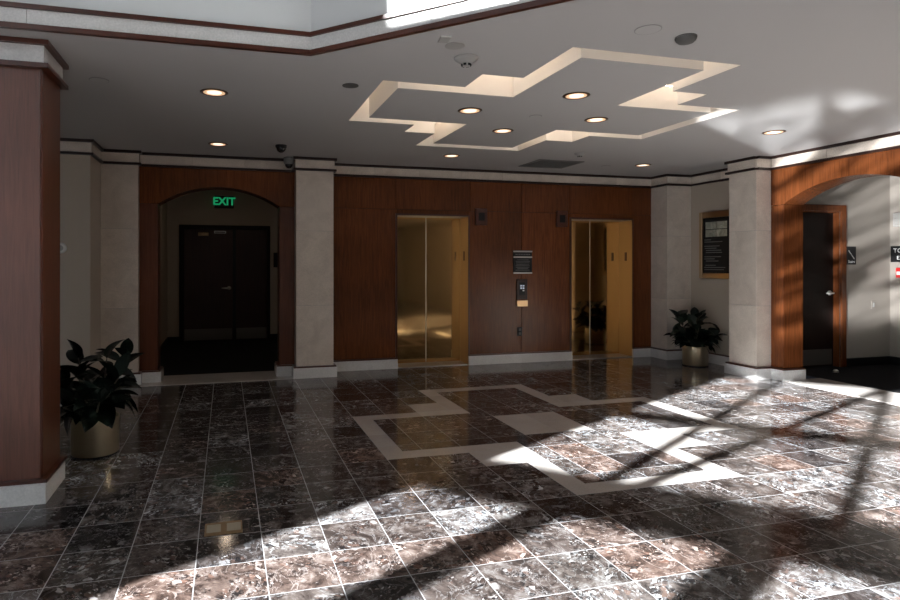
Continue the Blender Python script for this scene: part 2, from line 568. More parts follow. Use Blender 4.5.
def tile_mesh(cells, mat, nm):
    """cells: tuple of half-cell (a,b) in 0..1 ; returns shared mesh"""
    key = (cells, nm)
    if key in cache: return cache[key]
    h = T/2
    s = set(cells)
    if len(s) == 4: poly = [(0, 0), (T, 0), (T, T), (0, T)]
    elif len(s) in (1, 2):
        xs = [c[0] for c in s]; ys = [c[1] for c in s]
        x0, x1, y0, y1 = min(xs)*h, (max(xs)+1)*h, min(ys)*h, (max(ys)+1)*h
        poly = [(x0, y0), (x1, y0), (x1, y1), (x0, y1)]
    else:
        miss = [(a, b) for a in (0, 1) for b in (0, 1) if (a, b) not in s][0]
        full = {(0, 0): [(h, 0), (T, 0), (T, T), (0, T), (0, h), (h, h)],
                (1, 0): [(0, 0), (h, 0), (h, h), (T, h), (T, T), (0, T)],
                (1, 1): [(0, 0), (T, 0), (T, h), (h, h), (h, T), (0, T)],
                (0, 1): [(0, 0), (T, 0), (T, T), (h, T), (h, h), (0, h)]}
        poly = full[miss]
    bm = bmesh.new(); tile_bm(bm, poly)
    me = bpy.data.meshes.new(nm); bm.to_mesh(me); bm.free(); me.materials.append(mat)
    cache[key] = (me, poly)
    return cache[key]

OUT20 = [(0, 3), (0, 7), (2, 7), (2, 8), (3, 8), (3, 10), (7, 10), (7, 8), (8, 8), (8, 7), (10, 7), (10, 3), (8, 3), (8, 2), (7, 2), (7, 0), (3, 0), (3, 2), (2, 2), (2, 3)]
PLUS = [(0.5, 3.5), (0.5, 6.5), (3.5, 6.5), (3.5, 9.5), (6.5, 9.5), (6.5, 6.5), (9.5, 6.5), (9.5, 3.5), (6.5, 3.5), (6.5, 0.5), (3.5, 0.5), (3.5, 3.5)]
def inside(p, poly):
    x, y = p; c = False
    for i in range(len(poly)):
        (x1, y1), (x2, y2) = poly[i-1], poly[i]
        if (y1 > y) != (y2 > y) and x < (x2-x1)*(y-y1)/(y2-y1)+x1: c = not c
    return c
def kind_at(x, y):
    if 4 < x < 6 and 4 < y < 6: return 'inlay'
    if inside((x, y), PLUS): return 'dark'
    if inside((x, y), OUT20): return 'inlay'
    return 'dark'

Fv = Vector((math.sin(YAW), math.cos(YAW), 0)); Rv = Vector((math.cos(YAW), -math.sin(YAW), 0))
def project(p):
    v = Vector(p) - Vector((0, 0, CAM_H)); z = v.dot(Fv)
    if z < 0.3: return None
    return CX + F_PX*v.dot(Rv)/z, HY - F_PX*v.z/z, z

pieces = []
YF_MAX = 7.80
for i in range(-26, 18):
    for j in range(-30, 15):
        x0, y0 = IX + i*T, IY + j*T
        if x0 < -7 or x0 + T > 6.75 or y0 < -6 or y0 > 7.66: continue
        groups = {}
        for a in (0, 1):
            for b in (0, 1):
                k = kind_at(i + 0.25 + a*0.5, j + 0.25 + b*0.5)
                groups.setdefault(k, []).append((a, b))
        for k, cells in groups.items():
            if len(cells) == 2 and sum(c[0] for c in cells) == 1 and sum(c[1] for c in cells) == 1 and cells[0][0] != cells[1][0] and cells[0][1] != cells[1][1]:
                for c in cells: pieces.append((k, (c,), x0, y0))
            else:
                pieces.append((k, tuple(cells), x0, y0))
vis, rest = [], []
for pc in pieces:
    k, cells, x0, y0 = pc
    cxy = (x0 + T/2, y0 + T/2, 0)
    q = project(cxy)
    on = q and -30 < q[0] < 930 and q[1] < 625
    if on and (x0 < -1.3 and y0 > 3.9): on = False
    (vis if on else rest).append((q[2] if q else 99, pc))
vis.sort(key=lambda v: v[0])
nd = 0
far = []
for d, (k, cells, x0, y0) in vis:
    if k == 'inlay':
        me, _ = tile_mesh(cells, M['cream'], 'inlay_tile')
        o = bpy.data.objects.new('inlay_tile', me); o.location = (x0, y0, 0)
        COL.objects.link(o); o.parent = floor
    elif nd < 300:
        me, _ = tile_mesh(cells, M['marble'], 'tile')
        o = bpy.data.objects.new('tile', me); o.location = (x0, y0, 0)
        COL.objects.link(o); o.parent = floor
        nd += 1
    else:
        far.append((k, cells, x0, y0))
bm = bmesh.new()
for k, cells, x0, y0 in far + [p for _, p in rest if p[0] == 'dark']:
    _, poly = tile_mesh(cells, M['marble'], 'tile')
    tile_bm(bm, poly, x0, y0)
obj('tile_field', bm, M['marble'], floor, kind='stuff')

# brass floor outlet plate
fo = empty('floor_outlet_plate', (-0.012, 3.30, 0), 'brass twin floor outlet plate set flush in a dark marble tile', 'outlet plate')
boxo('plate', (-0.108, 0.084, 3.225, 3.377, 0.0002, 0.0035), M['brass_brush'], fo, bevel=0.001)
for sx in (-0.062, 0.040):
    bm = bmesh.new(); box(bm, sx-0.036, sx+0.036, 3.255, 3.348, 0.0035, 0.0062)
    lid = obj('lid', bm, M['floor_brass'], fo, bevel=0.0012)
    bm = bmesh.new(); box(bm, sx-0.020, sx+0.020, 3.270, 3.333, 0.0062, 0.0072)
    obj('cap', bm, M['floor_brass'], lid)

# ---------------------------------------------------------------- ceiling
ox, oy = 1.075, 3.200
COF = [(ox + x*T, oy + y*T) for x, y in OUT20]
CPL = [(ox + x*T, oy + y*T) for x, y in PLUS]
bm = bmesh.new()
CE = [(-7, 3.77), VOID[0], VOID[1], VOID[2], (9.1, -5.5), (9.1, 8.0), (-7, 8.0)]
prism(bm, CE, ZC, ZC + 0.14, holes=[COF])
ceiling = obj('ceiling', bm, M['ceiling'], kind='structure', label='grey painted lobby ceiling with stepped cross-shaped recess', category='ceiling')
# cove: outer side walls + lid, floating centre panel, hidden lamp strips
bm = bmesh.new()
COI = inset_poly(COF[::-1], 0.003)
n = len(COI)
for i in range(n):
    a, b = COI[i], COI[(i+1) % n]
    vs = [bm.verts.new((*a, ZC+0.0005)), bm.verts.new((*b, ZC+0.0005)), bm.verts.new((*b, ZC+0.34)), bm.verts.new((*a, ZC+0.34))]
    bm.faces.new(vs)
obj('cove_side', bm, M['cove'], ceiling)
bm = bmesh.new(); prism(bm, [(ox-.1, oy-.1), (ox+10*T+.1, oy-.1), (ox+10*T+.1, oy+10*T+.1), (ox-.1, oy+10*T+.1)], ZC+0.34, ZC+0.38)
obj('cove_top', bm, M['cove'], ceiling)
bm = bmesh.new(); prism(bm, CPL, ZC, ZC+0.003)
obj('centre_panel', bm, M['ceiling'], ceiling)
bm = bmesh.new(); prism(bm, CPL, ZC+0.003, ZC+0.20)
obj('panel_upstand', bm, M['cove'], ceiling)
for k, (a, b) in enumerate((((1.0, 5), (3.4, 5)), ((6.6, 5), (9.0, 5)), ((5, 1.0), (5, 3.4)), ((5, 6.6), (5, 9.0)))):
    hor = a[1] == b[1]
    for s in (-1, 1):
        bm = bmesh.new()
        if hor: box(bm, ox+a[0]*T, ox+b[0]*T, oy+(5+s*1.2)*T-.02, oy+(5+s*1.2)*T+.02, ZC+.202, ZC+.23)
        else: box(bm, ox+(5+s*1.2)*T-.02, ox+(5+s*1.2)*T+.02, oy+a[1]*T, oy+b[1]*T, ZC+.202, ZC+.23)
        obj('cove_lamp', bm, M['cove_glow'], ceiling)

# ---------------------------------------------------------------- perimeter frieze and base
PER = [(-6.6, 6.93), (-1.375, 6.93), (-1.375, 7.47), (-0.98, 7.47), (-0.98, 7.57), (0.825, 7.57), (0.825, 7.38), (1.285, 7.38), (1.285, 7.74),
       (6.20, 7.74), (6.20, 7.40), (6.62, 7.40), (6.62, 6.28), (6.20, 6.28), (6.20, 5.87), (6.42, 5.87), (6.42, 3.75)]
def sub(name, a, b, label):
    e = empty(name, (PER[a][0], PER[a][1], 2.53), label, 'cornice', kind='structure')
    pts = PER[a:b+1]
    stone_run('stone_slab', pts, 0.012, 2.562, 2.668, M['limestone'], e)
    moulding('top_moulding', pts, 0.038, 2.668, 2.6995, M['trim_dark'], e)
    moulding('bottom_moulding', pts, 0.034, 2.537, 2.562, M['trim_dark'], e)
sub('trim_1', 0, 4, 'cream stone cornice band with dark wood mouldings on the beige wall and arch pilaster')
sub('trim_2', 4, 8, 'cream stone cornice band with dark wood mouldings over the back arch')
sub('trim_3', 8, 9, 'long cream stone cornice band above the elevator wall')
sub('trim_4', 9, 14, 'cream stone cornice band stepping round the columns beside the directory')
sub('trim_5', 14, 16, 'cream stone cornice band over the side corridor arch')

def base_run(name, pts, label):
    e = empty(name, (pts[0][0], pts[0][1], 0), label, 'baseboard', kind='structure')
    stone_run('stone_slab', pts, 0.038, 0.0, 0.126, M['base'], e, piece=0.9, gap=0.002)
    moulding('wood_bead', pts, 0.030, 0.126, 0.143, M['trim'], e)
base_run('baseboard_left', [(-6.6, 6.93), (-1.375, 6.93), (-1.375, 7.47), (-0.98, 7.47), (-0.98, 7.57), (-0.775, 7.57), (-0.775, 7.86)], 'pale stone base along the beige wall and arch pilaster')
base_run('baseboard_arch', [(0.64, 7.86), (0.64, 7.57), (0.825, 7.57), (0.825, 7.38), (1.285, 7.38), (1.285, 7.74), (2.206, 7.74)], 'pale stone base from the arch to the first elevator')
base_run('baseboard_back', [(3.225, 7.74), (4.83, 7.74)], 'pale stone base between the two elevators')
base_run('baseboard_right', [(5.86, 7.74), (6.20, 7.74), (6.20, 7.40), (6.62, 7.40), (6.62, 6.28), (6.20, 6.28), (6.20, 5.87), (6.42, 5.87), (6.42, 5.70), (6.72, 5.70)], 'pale stone base round the columns by the second elevator')

# ---------------------------------------------------------------- back wall with wood panels
E1, E2 = (2.206, 3.225), (4.83, 5.86)
bm = bmesh.new()
HD = 2.05
for x0, x1, z0, z1 in ((1.10, E1[0]-.02, 0, HD), (E1[1]+.02, E2[0]-.02, 0, HD), (E2[1]+.02, 6.62, 0, HD), (1.10, 6.62, HD, ZC)):
    box(bm, x0, x1, 7.762, 8.14, z0, z1)
wall_back = obj('wall_back', bm, M['door_wood'], kind='structure', label='dark cherry panelled elevator wall', category='wall')
def panel(x0, x1, z0, z1, parent=wall_back, y=7.74):
    g = 0.0022
    bm = bmesh.new(); box(bm, x0+g, x1-g, y, y+0.022, z0+g, z1-g)
    return obj('wood_panel', bm, M['wood'], parent, bevel=0.0012)
ZS = 2.125
for x0, x1 in ((1.285, E1[0]), (E1[1], 4.043), (4.043, E2[0]), (E2[1], 6.20)):
    panel(x0, x1, 0.10, ZS)
for x0, x1 in (E1, E2):
    panel(x0, x1, HD, ZS)
for x0, x1 in ((1.285, 2.19), (2.19, 3.262), (3.262, 4.043), (4.043, 4.81), (4.81, 5.86), (5.86, 6.20)):
    panel(x0, x1, ZS, 2.537)

# elevators
def elevator(name, x0, x1, label):
    yd = 8.045
    e = empty(name, ((x0+x1)/2, yd, 0), label, 'elevator', kind='structure')
    mid = (x0+x1)/2
    for a, b in ((x0, mid-0.0015), (mid+0.0015, x1)):
        bm = bmesh.new(); box(bm, a, b, yd, yd+0.03, 0.012, HD+0.03)
        obj('door_panel', bm, M['brass'], e)
    boxo('seam_strip', (mid-0.006, mid+0.006, yd-0.003, yd+0.001, 0.012, HD-0.006), M['floor_brass'], e)
    boxo('jamb', (x1, x1+0.02, 7.735, yd+0.03, 0.0, HD), M['brass_brush'], e)
    boxo('jamb', (x0-0.02, x0, 7.735, yd+0.03, 0.0, HD), M['brass_brush'], e)
    boxo('head', (x0-0.02, x1+0.02, 7.7625, yd-0.001, HD-0.006, HD-0.0005), M['floor_brass'], e)
    boxo('sill', (x0, x1, 7.74, yd+0.03, -0.01, 0.011), M['silver_print'], e)
    boxo('casing', (x1+0.0, x1+0.022, 7.722, 7.7395, 0.143, HD+0.0), M['trim'], e)
    boxo('casing', (x0-0.022, x0, 7.722, 7.7395, 0.143, HD+0.0), M['trim'], e)
    boxo('casing', (x0-0.022, x1+0.022, 7.722, 7.7395, HD, HD+0.02), M['trim'], e)
    bm = bmesh.new(); box(bm, x1-0.006, x1, 7.86, 7.905, 1.44, 1.57)
    pl = obj('floor_plate', bm, M['trim'], e)
    return e
elevator('door_1', *E1, 'polished brass elevator doors reflecting the sunlit floor, nearer the back arch')
elevator('door_2', *E2, 'darker brass elevator doors beside the stone column with the planter')

boxo('wall_shaft_backing', (1.10, 6.62, 8.145, 8.25, 0, ZC), M['black'], kind='structure')  # unseen black backing added to stop sky leaking through the elevator door seams

def lantern(x, z, label):
    e = empty('hall_lantern', (x, 7.74, z-0.11), label, 'lantern', 'hall lanterns beside the elevators')
    boxo('housing', (x-0.085, x+0.085, 7.70, 7.7395, z-0.115, z+0.115), M['trim'], e, bevel=0.006)
    boxo('lens', (x-0.045, x+0.045, 7.692, 7.70, z-0.055, z+0.055), M['black'], e, bevel=0.003)
lantern(3.412, 2.048, 'square wooden hall lantern box with dark lens beside the first elevator')
lantern(4.668, 2.043, 'square wooden hall lantern box with dark lens beside the second elevator')

nb = empty('notice_plaque', (4.05, 7.74, 1.25), 'black notice plaque with silver strips between the elevators', 'plaque')
boxo('backing', (3.905, 4.197, 7.725, 7.7385, 1.255, 1.585), M['black'], nb, bevel=0.002)
for z in (1.570, 1.490, 1.266):
    boxo('silver_strip', (3.905, 4.197, 7.718, 7.725, z-0.010, z+0.010), M['silver_print'], nb)
for z, wd in ((1.528, 0.22),):
    for k in range(9):
        x = 4.051 - wd/2 + k*wd/8.5
        boxo('heading_letter', (x, x+0.016, 7.7235, 7.725, z-0.008, z+0.008), M['grey_print'], nb)
for k in range(8):
    z = 1.452 - k*0.021
    wd = (0.18, 0.22, 0.21, 0.20, 0.22, 0.21, 0.17, 0.22)[k]
    boxo('text_line', (4.051-wd/2, 4.051+wd/2, 7.7238, 7.725, z-0.0035, z+0.0035), M['grey_print'], nb)

cp = empty('call_panel', (4.04, 7.74, 0.8), 'bronze elevator call panel with lit buttons above a brass plate', 'call panel')
boxo('plate', (3.957, 4.123, 7.722, 7.7385, 0.895, 1.178), M['door_wood'], cp, bevel=0.004)
boxo('inner_plate', (3.995, 4.085, 7.716, 7.722, 0.955, 1.135), M['black'], cp, bevel=0.002)
for z, x in ((1.085, 4.020), (1.085, 4.056), (1.052, 4.020), (1.052, 4.056), (1.018, 4.056)):
    bm = bmesh.new(); box(bm, x-0.012, x+0.012, 7.709, 7.716, z-0.010, z+0.010)
    obj('button', bm, M['button'] if z > 1.03 else M['steel'], cp)
boxo('brass_plate', (3.955, 4.125, 7.712, 7.7385, 0.792, 0.878), M['brass_brush'], cp, bevel=0.003)

ou = empty('wall_outlet', (4.01, 7.74, 0.37), 'dark wall outlet plate low on the panel seam between the elevators', 'outlet')
boxo('plate', (3.970, 4.048, 7.730, 7.7385, 0.375, 0.500), M['black'], ou, bevel=0.003)
for z in (0.41, 0.465):
    boxo('socket', (3.992, 4.026, 7.726, 7.730, z-0.017, z+0.017), M['grey'], ou, bevel=0.002)

# ---------------------------------------------------------------- arches
def arch_header(u0, u1, a0, a1, zs, za, z1, depth0, depth1, axis):
    """header over [u0,u1] with segmental arch cut over [a0,a1]; extruded in depth"""
    half = (a1-a0)/2; c = (a0+a1)/2; r = za-zs
    R = (half*half + r*r)/(2*r)
    pts = []
    n = 28
    for i in range(n+1):
        u = a0 + (a1-a0)*i/n
        pts.append((u, za - R + math.sqrt(max(R*R-(u-c)**2, 0))))
    bm = bmesh.new()
    poly = [(u0, zs), ] + pts + [(u1, zs), (u1, z1), (u0, z1)]
    if abs(u0-a0) < 1e-6: poly = poly[1:]
    if abs(u1-a1) < 1e-6: poly = [p for p in poly if p != (u1, zs)] + []
    if axis == 'x':
        f = lambda p, d: (p[0], d, p[1])
    else:
        f = lambda p, d: (d, p[0], p[1])
    tris = tessellate_polygon([[Vector((p[0], p[1], 0)) for p in poly]])
    A = [bm.verts.new(f(p, depth0)) for p in poly]; B = [bm.verts.new(f(p, depth1)) for p in poly]
    for t_ in tris:
        bm.faces.new([A[i] for i in t_]); bm.faces.new([B[i] for i in t_[::-1]])
    m = len(poly)
    for i in range(m):
        j = (i+1) % m
        bm.faces.new((A[i], A[j], B[j], B[i]))
    return bm

AX0, AX1 = -0.775, 0.640
wa = empty('wall_arch_back', (-0.07, 7.6, 0), 'cherry wood panelled arch surround leading to the dark corridor', 'arch', kind='structure')
obj('arch_header', arch_header(-0.98, 0.825, AX0, AX1, 2.105, 2.325, 2.60, 7.57, 7.86, 'x'), M['wood'], wa)
boxo('jamb_panel', (-0.98, AX0, 7.57, 7.86, 0.10, 2.101), M['wood_mid'], wa, bevel=0.002)
boxo('jamb_panel', (AX1, 0.825, 7.57, 7.86, 0.10, 2.101), M['wood_mid'], wa, bevel=0.002)
boxo('top_blocking', (-0.98, 0.825, 7.575, 7.86, 2.60, ZC), M['wall'], wa)
# arch edge bead
boxo('threshold_slab', (-0.972, 0.818, 7.335, 7.95, -0.05, 0.006), M['cream'], wa)

AY0, AY1 = 4.10, 5.70
wr = empty('wall_arch_right', (6.55, 4.9, 0), 'cherry wood panelled arch surround lit by the added rippled spot', 'arch', kind='structure')
obj('arch_header', arch_header(3.90, 5.87, AY0, AY1, 2.105, 2.335, 2.60, 6.42, 6.72, 'y'), M['wood'], wr)
boxo('jamb_panel', (6.42, 6.72, AY1, 5.87, 0.10, 2.101), M['wood'], wr, bevel=0.002)
boxo('jamb_panel', (6.42, 6.72, 3.90, AY0, 0.10, 2.101), M['wood'], wr, bevel=0.002)
boxo('top_blocking', (6.425, 6.72, 3.90, 5.87, 2.60, ZC), M['wall'], wr)
boxo('threshold_slab', (6.40, 6.98, 3.80, 5.695, -0.05, 0.006), M['cream'], wr)

# ---------------------------------------------------------------- plain walls
boxo('wall_left', (-6.6, -1.375, 6.93, 8.0, 0, ZC), M['wall'], kind='structure', label='beige painted wall between the pier and the back arch', category='wall')
boxo('wall_right', (6.62, 6.9, 6.28, 8.0, 0, ZC), M['wall'], kind='structure', label='beige painted wall carrying the framed directory', category='wall')
bm = bmesh.new(); box(bm, 6.42, 6.72, -5.5, 3.90, 0, ZC)
obj('wall_right_front', bm, M['limestone'], kind='structure')

def column(x0, x1, y0, y1, label, faces):
    e = empty('stone_column', ((x0+x1)/2, (y0+y1)/2, 0), label, 'column', 'limestone clad columns')
    for z0, z1 in ((0.143, 0.885), (0.885, 1.80), (1.80, 2.537)):
        bm = bmesh.new(); box(bm, x0, x1, y0, y1, z0+0.0012, z1-0.0012)
        obj('stone_block', bm, M['limestone'], e, bevel=0.0018)
    boxo('core', (x0+0.008, x1-0.008, y0+0.008, y1-0.008, 0.0, ZC), M['grout'], e)
    return e
column(-1.375, -0.98, 7.47, 7.86, 'slim limestone pilaster between the beige wall and the back arch', 0)
column(0.825, 1.285, 7.38, 7.86, 'limestone column between the back arch and the panelled elevator wall', 0)
column(6.20, 6.62, 7.40, 7.86, 'limestone column between the second elevator and the framed directory', 0)
column(6.20, 6.42+0.3, 5.87, 6.28, 'limestone column between the framed directory and the side arch', 0)

# ---------------------------------------------------------------- wood pier by the atrium
pr = empty('wood_pier', (-1.5, 4.08, 0), 'square cherry wood pier with pale stone base and cornice, beside the large planter', 'pier')
PX1, PY0, PY1 = -1.038, 3.935, 4.33
boxo('front_panel', (-2.2, PX1-0.012, PY0, PY0+0.03, 0.143, 2.54), M['wood_pier'], pr, bevel=0.001)
boxo('side_panel', (PX1-0.03, PX1, PY0+0.012, PY1, 0.143, 2.54), M['wood_pier'], pr, bevel=0.001)
bm = bmesh.new(); tube(bm, [(PX1-0.006, PY0+0.006, 0.143), (PX1-0.006, PY0+0.006, 2.54)], 0.007, 8)
obj('corner_bead', bm, M['trim'], pr)
boxo('core', (-2.2, PX1-0.031, PY0+0.031, PY1, 0.0, 2.697), M['wood_pier'], pr)
pp = [(-2.2, PY0), (PX1, PY0), (PX1, PY1)]
pp = [(-2.2, PY0), (PX1, PY0), (PX1, PY1), (-2.2, PY1)]
stone_run('base_slab', pp, 0.024, 0.0, 0.126, M['base'], pr, piece=2)
moulding('base_bead', pp, 0.034, 0.126, 0.146, M['trim'], pr)
stone_run('cornice_slab', pp, 0.012, 2.565, 2.672, M['frieze'], pr, piece=2)
moulding('top_moulding', pp, 0.042, 2.672, 2.6985, M['trim'], pr)
moulding('bottom_moulding', pp, 0.040, 2.538, 2.565, M['trim'], pr)

# ---------------------------------------------------------------- atrium: fascia + upper walls
FP = [(-6.6, 3.77), VOID[0], VOID[1], (2.30, -5.5)]
FP_N = [FP[0], FP[1]]
ft = empty('trim_6', (0.515, 3.77, 2.7), 'cream stone fascia with cherry mouldings round the atrium opening', 'fascia', kind='structure')
stone_run('stone_slab', FP, 0.012, 2.728, 2.815, M['frieze'], ft, piece=0.75)
moulding('bottom_moulding', FP, 0.030, 2.6985, 2.728, M['trim'], ft)
moulding('top_moulding', FP, 0.028, 2.815, 2.840, M['trim'], ft)
iw = offset_poly(FP, -0.15)
for nm, k in (('wall_upper_back', 0), ('wall_upper_diagonal', 1), ('wall_upper_right', 2)):
    bm = bmesh.new(); prism(bm, [FP[k], FP[k+1], iw[k+1], iw[k]], 2.8405 if False else 2.842, 7.6)
    obj(nm, bm, M['upper'], kind='structure')

# sun side: glazed wall on the line x + y = -6, with beams, mullions and braces
WC = 6.0
UW = Vector((1, -1, 0)).normalized(); NW = Vector((1, 1, 0)).normalized()
def wpt(s, z, d=0.0):
    return Vector((0, 0, z)) + UW*s + NW*(-WC/math.sqrt(2) + d)
def wbox(bm, s0, s1, z0, z1, d0=-0.06, d1=0.06):
    vs = [bm.verts.new(wpt(s, z, d)) for z in (z0, z1) for d in (d0, d1) for s in (s0, s1)]
    for f in ((0, 2, 3, 1), (4, 5, 7, 6), (0, 1, 5, 4), (2, 6, 7, 3), (0, 4, 6, 2), (1, 3, 7, 5)):
        bm.faces.new([vs[i] for i in f])
def wbar(bm, a, b, wd, d=0.05):
    a, b = Vector(a), Vector(b); t_ = (b-a).normalized(); nn = Vector((-t_.y, t_.x))*wd/2
    q = [a+nn, a-nn, b-nn, b+nn]
    lo = [bm.verts.new(wpt(p.x, p.y, -d)) for p in q]; hi = [bm.verts.new(wpt(p.x, p.y, d)) for p in q]
    bm.faces.new(lo); bm.faces.new(hi[::-1])
    for i in range(4): bm.faces.new((lo[i], hi[i], hi[(i+1) % 4], lo[(i+1) % 4]))
S0, S1 = -4.25, 0.6
win = empty('window_1', wpt(0, 0), 'tall glazed wall with bronze beams on the sun side of the atrium', 'window', kind='structure')
def wpart(name, fn, mat='frame_metal'):
    bm = bmesh.new(); fn(bm); return obj(name, bm, M[mat], win)
wpart('beam', lambda b: wbox(b, S0, S1, 3.24, 3.54, -0.04, 0.04))
wpart('spandrel', lambda b: wbox(b, S0, S1, 5.42, 5.86, -0.04, 0.04))
wpart('transom', lambda b: wbox(b, S0, S1, 4.27, 4.40, -0.04, 0.04))
for s, wd in ((-3.40, 0.20), (-2.38, 0.24), (-1.25, 0.2), (-0.1, 0.2)):
    wpart('mullion', lambda b, s=s, wd=wd: wbox(b, s-wd/2, s+wd/2, 0, 3.24, -0.05, 0.05))
zig = [(-3.40, 3.5), (-3.68, 5.45)], [(-3.22, 3.5), (-2.70, 5.45)], [(-2.17, 3.5), (-2.68, 5.45)], [(-1.9, 3.5), (-1.5, 5.45)], [(-1.0, 3.5), (-1.45, 5.45)], [(-0.8, 3.5), (-0.3, 5.45)], [(0.2, 3.5), (-0.25, 5.45)]
for a, b_ in zig:
    wpart('brace', lambda b, a=a, b_=b_: wbar(b, a, b_, 0.10, 0.03))
for z0, z1 in ((0.05, 3.24), (3.54, 4.27), (4.40, 5.42), (5.86, 7.55)):
    wpart('pane', lambda b, z0=z0, z1=z1: wbox(b, S0, S1, z0, z1, -0.004, 0.004), 'glass')
wpart('mullion', lambda b: wbox(b, S0, -4.10, 5.5, 7.6, -0.05, 0.05))  # extra strip of frame added to pull in the upper sun patch edge
bm = bmesh.new(); wbox(bm, -4.75, S0, 0, 7.6, -0.1, 0.1)
obj('wall_sun_side', bm, M['upper'], kind='structure')
bm = bmesh.new(); wbox(bm, S1, 3.4, 0, 7.6, -0.1, 0.1)
obj('wall_sun_blocker', bm, M['upper'], kind='structure')  # unseen wall added to keep sun glare out of the elevator doors
boxo('wall_far_left', (-6.75, -6.6, 0.25, 8.0, 0, 7.6), M['upper'], kind='structure')

boxo('roof_sky_blocker', (-7, 2.45, -5.6, 3.95, 7.6, 7.75), M['upper'], kind='structure')  # unseen roof added to cut the sky light on the upper walls
boxo('wall_upper_front_blocker', (-0.75, 2.45, -5.7, -5.5, ZC, 7.6), M['upper'], kind='structure')  # unseen wall added to block stray sun above ceiling level
boxo('wall_front_blocker', (-0.75, 9.1, -5.7, -5.5, 0, ZC), M['upper'], kind='structure')  # unseen wall added behind the camera to cut sky light and stray sun

# ---------------------------------------------------------------- left corridor behind the back arch
CF = 11.3
cw = bmesh.new()
box(cw, -1.12, -1.0, 7.86, CF, 0, 2.75)
obj('wall_corridor_left', cw, M['corr_wall'], kind='structure')
boxo('wall_corridor_right', (1.02, 1.14, 7.862, CF, 0, 2.75), M['corr_wall'], kind='structure')
DX0, DX1, DZ = -0.80, 0.785, 2.09
bm = bmesh.new()
for b in ((-1.12, DX0, CF, CF+.15, 0, 2.75), (DX1, 1.14, CF, CF+.15, 0, 2.75), (DX0, DX1, CF, CF+.15, DZ, 2.75)): box(bm, *b)
obj('wall_corridor_back', bm, M['corr_wall'], kind='structure')
boxo('ceiling_corridor', (-1.12, 1.14, 7.862, CF+.15, 2.75, 2.85), M['ceiling'], kind='structure')
boxo('floor_carpet_back', (-1.0, 1.02, 7.952, CF+.15, -0.2, 0.004), M['carpet'], kind='structure', label='dark carpet in the corridor behind the back arch', category='carpet')
for nm, b in (('baseboard_corridor_left', (-1.0, -0.985, 7.96, CF, 0.004, 0.10)), ('baseboard_corridor_back_1', (-1.0, DX0, CF-.015, CF, 0.004, 0.10)), ('baseboard_corridor_back_2', (DX1, 1.02, CF-.015, CF, 0.004, 0.10)), ('baseboard_corridor_right', (1.005, 1.02, 7.96, CF-.016, 0.004, 0.10))):
    boxo(nm, b, M['black'], kind='structure')

d3 = empty('door_3', (0, CF, 0), 'dark double door with unequal leaves and steel kick plates under the exit sign', 'door', kind='structure')
for b in ((DX0, -0.725, CF-.03, CF+.1, 0, DZ), (0.73, DX1, CF-.03, CF+.1, 0, DZ), (-0.725, 0.73, CF-.03, CF+.1, 2.02, DZ)):
    boxo('door_frame', b, M['dark_frame'], d3)
boxo('wall_corridor_backing', (DX0-.1, DX1+.1, CF+.16, CF+.25, 0, 2.75), M['black'], kind='structure')  # unseen black backing added to stop sky leaking round the double door
lf = boxo('door_leaf', (-0.722, 0.118, CF+.01, CF+.055, 0.012, 2.017), M['door_wood'], d3)
lf2 = boxo('door_leaf', (0.172, 0.727, CF+.01, CF+.055, 0.012, 2.017), M['door_wood'], d3)
boxo('astragal', (0.118, 0.172, CF-.004, CF+.055, 0.012, 2.017), M['black'], d3)
boxo('kick_plate', (-0.715, 0.110, CF+.004, CF+.010, 0.025, 0.225), M['kick'], lf)
boxo('kick_plate', (0.180, 0.720, CF+.004, CF+.010, 0.025, 0.225), M['kick'], lf2)
bm = bmesh.new()
lathe(bm, [(0.0, 0), (0.032, 0.0), (0.034, 0.012), (0.0, 0.014)], 16)
bm.transform(Matrix.Translation((0.055, CF+.01, 0.955)) @ Matrix.Rotation(PI/2, 4, 'X'))
tube(bm, [(0.055, CF, 0.955), (0.055, CF-.05, 0.955), (-0.02, CF-.055, 0.955), (-0.075, CF-.05, 0.955)], [0.014, 0.014, 0.013, 0.011], 8)
obj('lever_handle', bm, M['handle'], lf, smooth=True)
boxo('closer', (-0.48, -0.30, CF-.05, CF+.01, 1.895, 1.955), M['brass_brush'], lf, bevel=0.004)
bm = bmesh.new()
for b in ((-0.205, 0.0, CF+.004, CF+.010, 1.978, 1.988), (-0.205, 0.0, CF+.004, CF+.010, 1.945, 1.955), (-0.205, -0.193, CF+.004, CF+.010, 1.955, 1.978), (-0.012, 0.0, CF+.004, CF+.010, 1.955, 1.978)): box(bm, *b)
obj('plate_frame', bm, M['steel'], lf)

cl = empty('added_corridor_downlight', (0, 9.4, 2.745), 'added unseen downlight brightening the corridor behind the back arch header', 'downlight')
bm = bmesh.new(); lathe(bm, [(0.08, 0.0), (0.104, -0.002), (0.092, -0.009), (0.08, -0.006)], 24, 0.0, 9.4, 2.7495)
obj('trim_ring', bm, M['lamp_trim'], cl, smooth=True)
bm = bmesh.new(); lathe(bm, [(0.0, -0.007), (0.05, -0.0065), (0.08, -0.005)], 24, 0.0, 9.4, 2.7495, flip=True)
obj('lens', bm, M['lamp_glow'], cl, smooth=True)
cld = bpy.data.lights.new('corridor_fill_lamp', 'AREA'); cld.shape = 'DISK'; cld.size = 0.15; cld.energy = 1.8; cld.color = (1.0, 0.78, 0.58)  # fill lamp and its fixture, added out of sight to brighten the corridor
clo = bpy.data.objects.new('corridor_fill_lamp', cld); COL.objects.link(clo); clo.location = (0, 9.4, 2.735)
ex = empty('exit_sign', (-0.03, CF, 2.39), 'glowing green exit sign above the dark double door', 'exit sign')
boxo('housing', (-0.20, 0.135, CF-.06, CF, 2.40, 2.615), M['black'], ex, bevel=0.004)
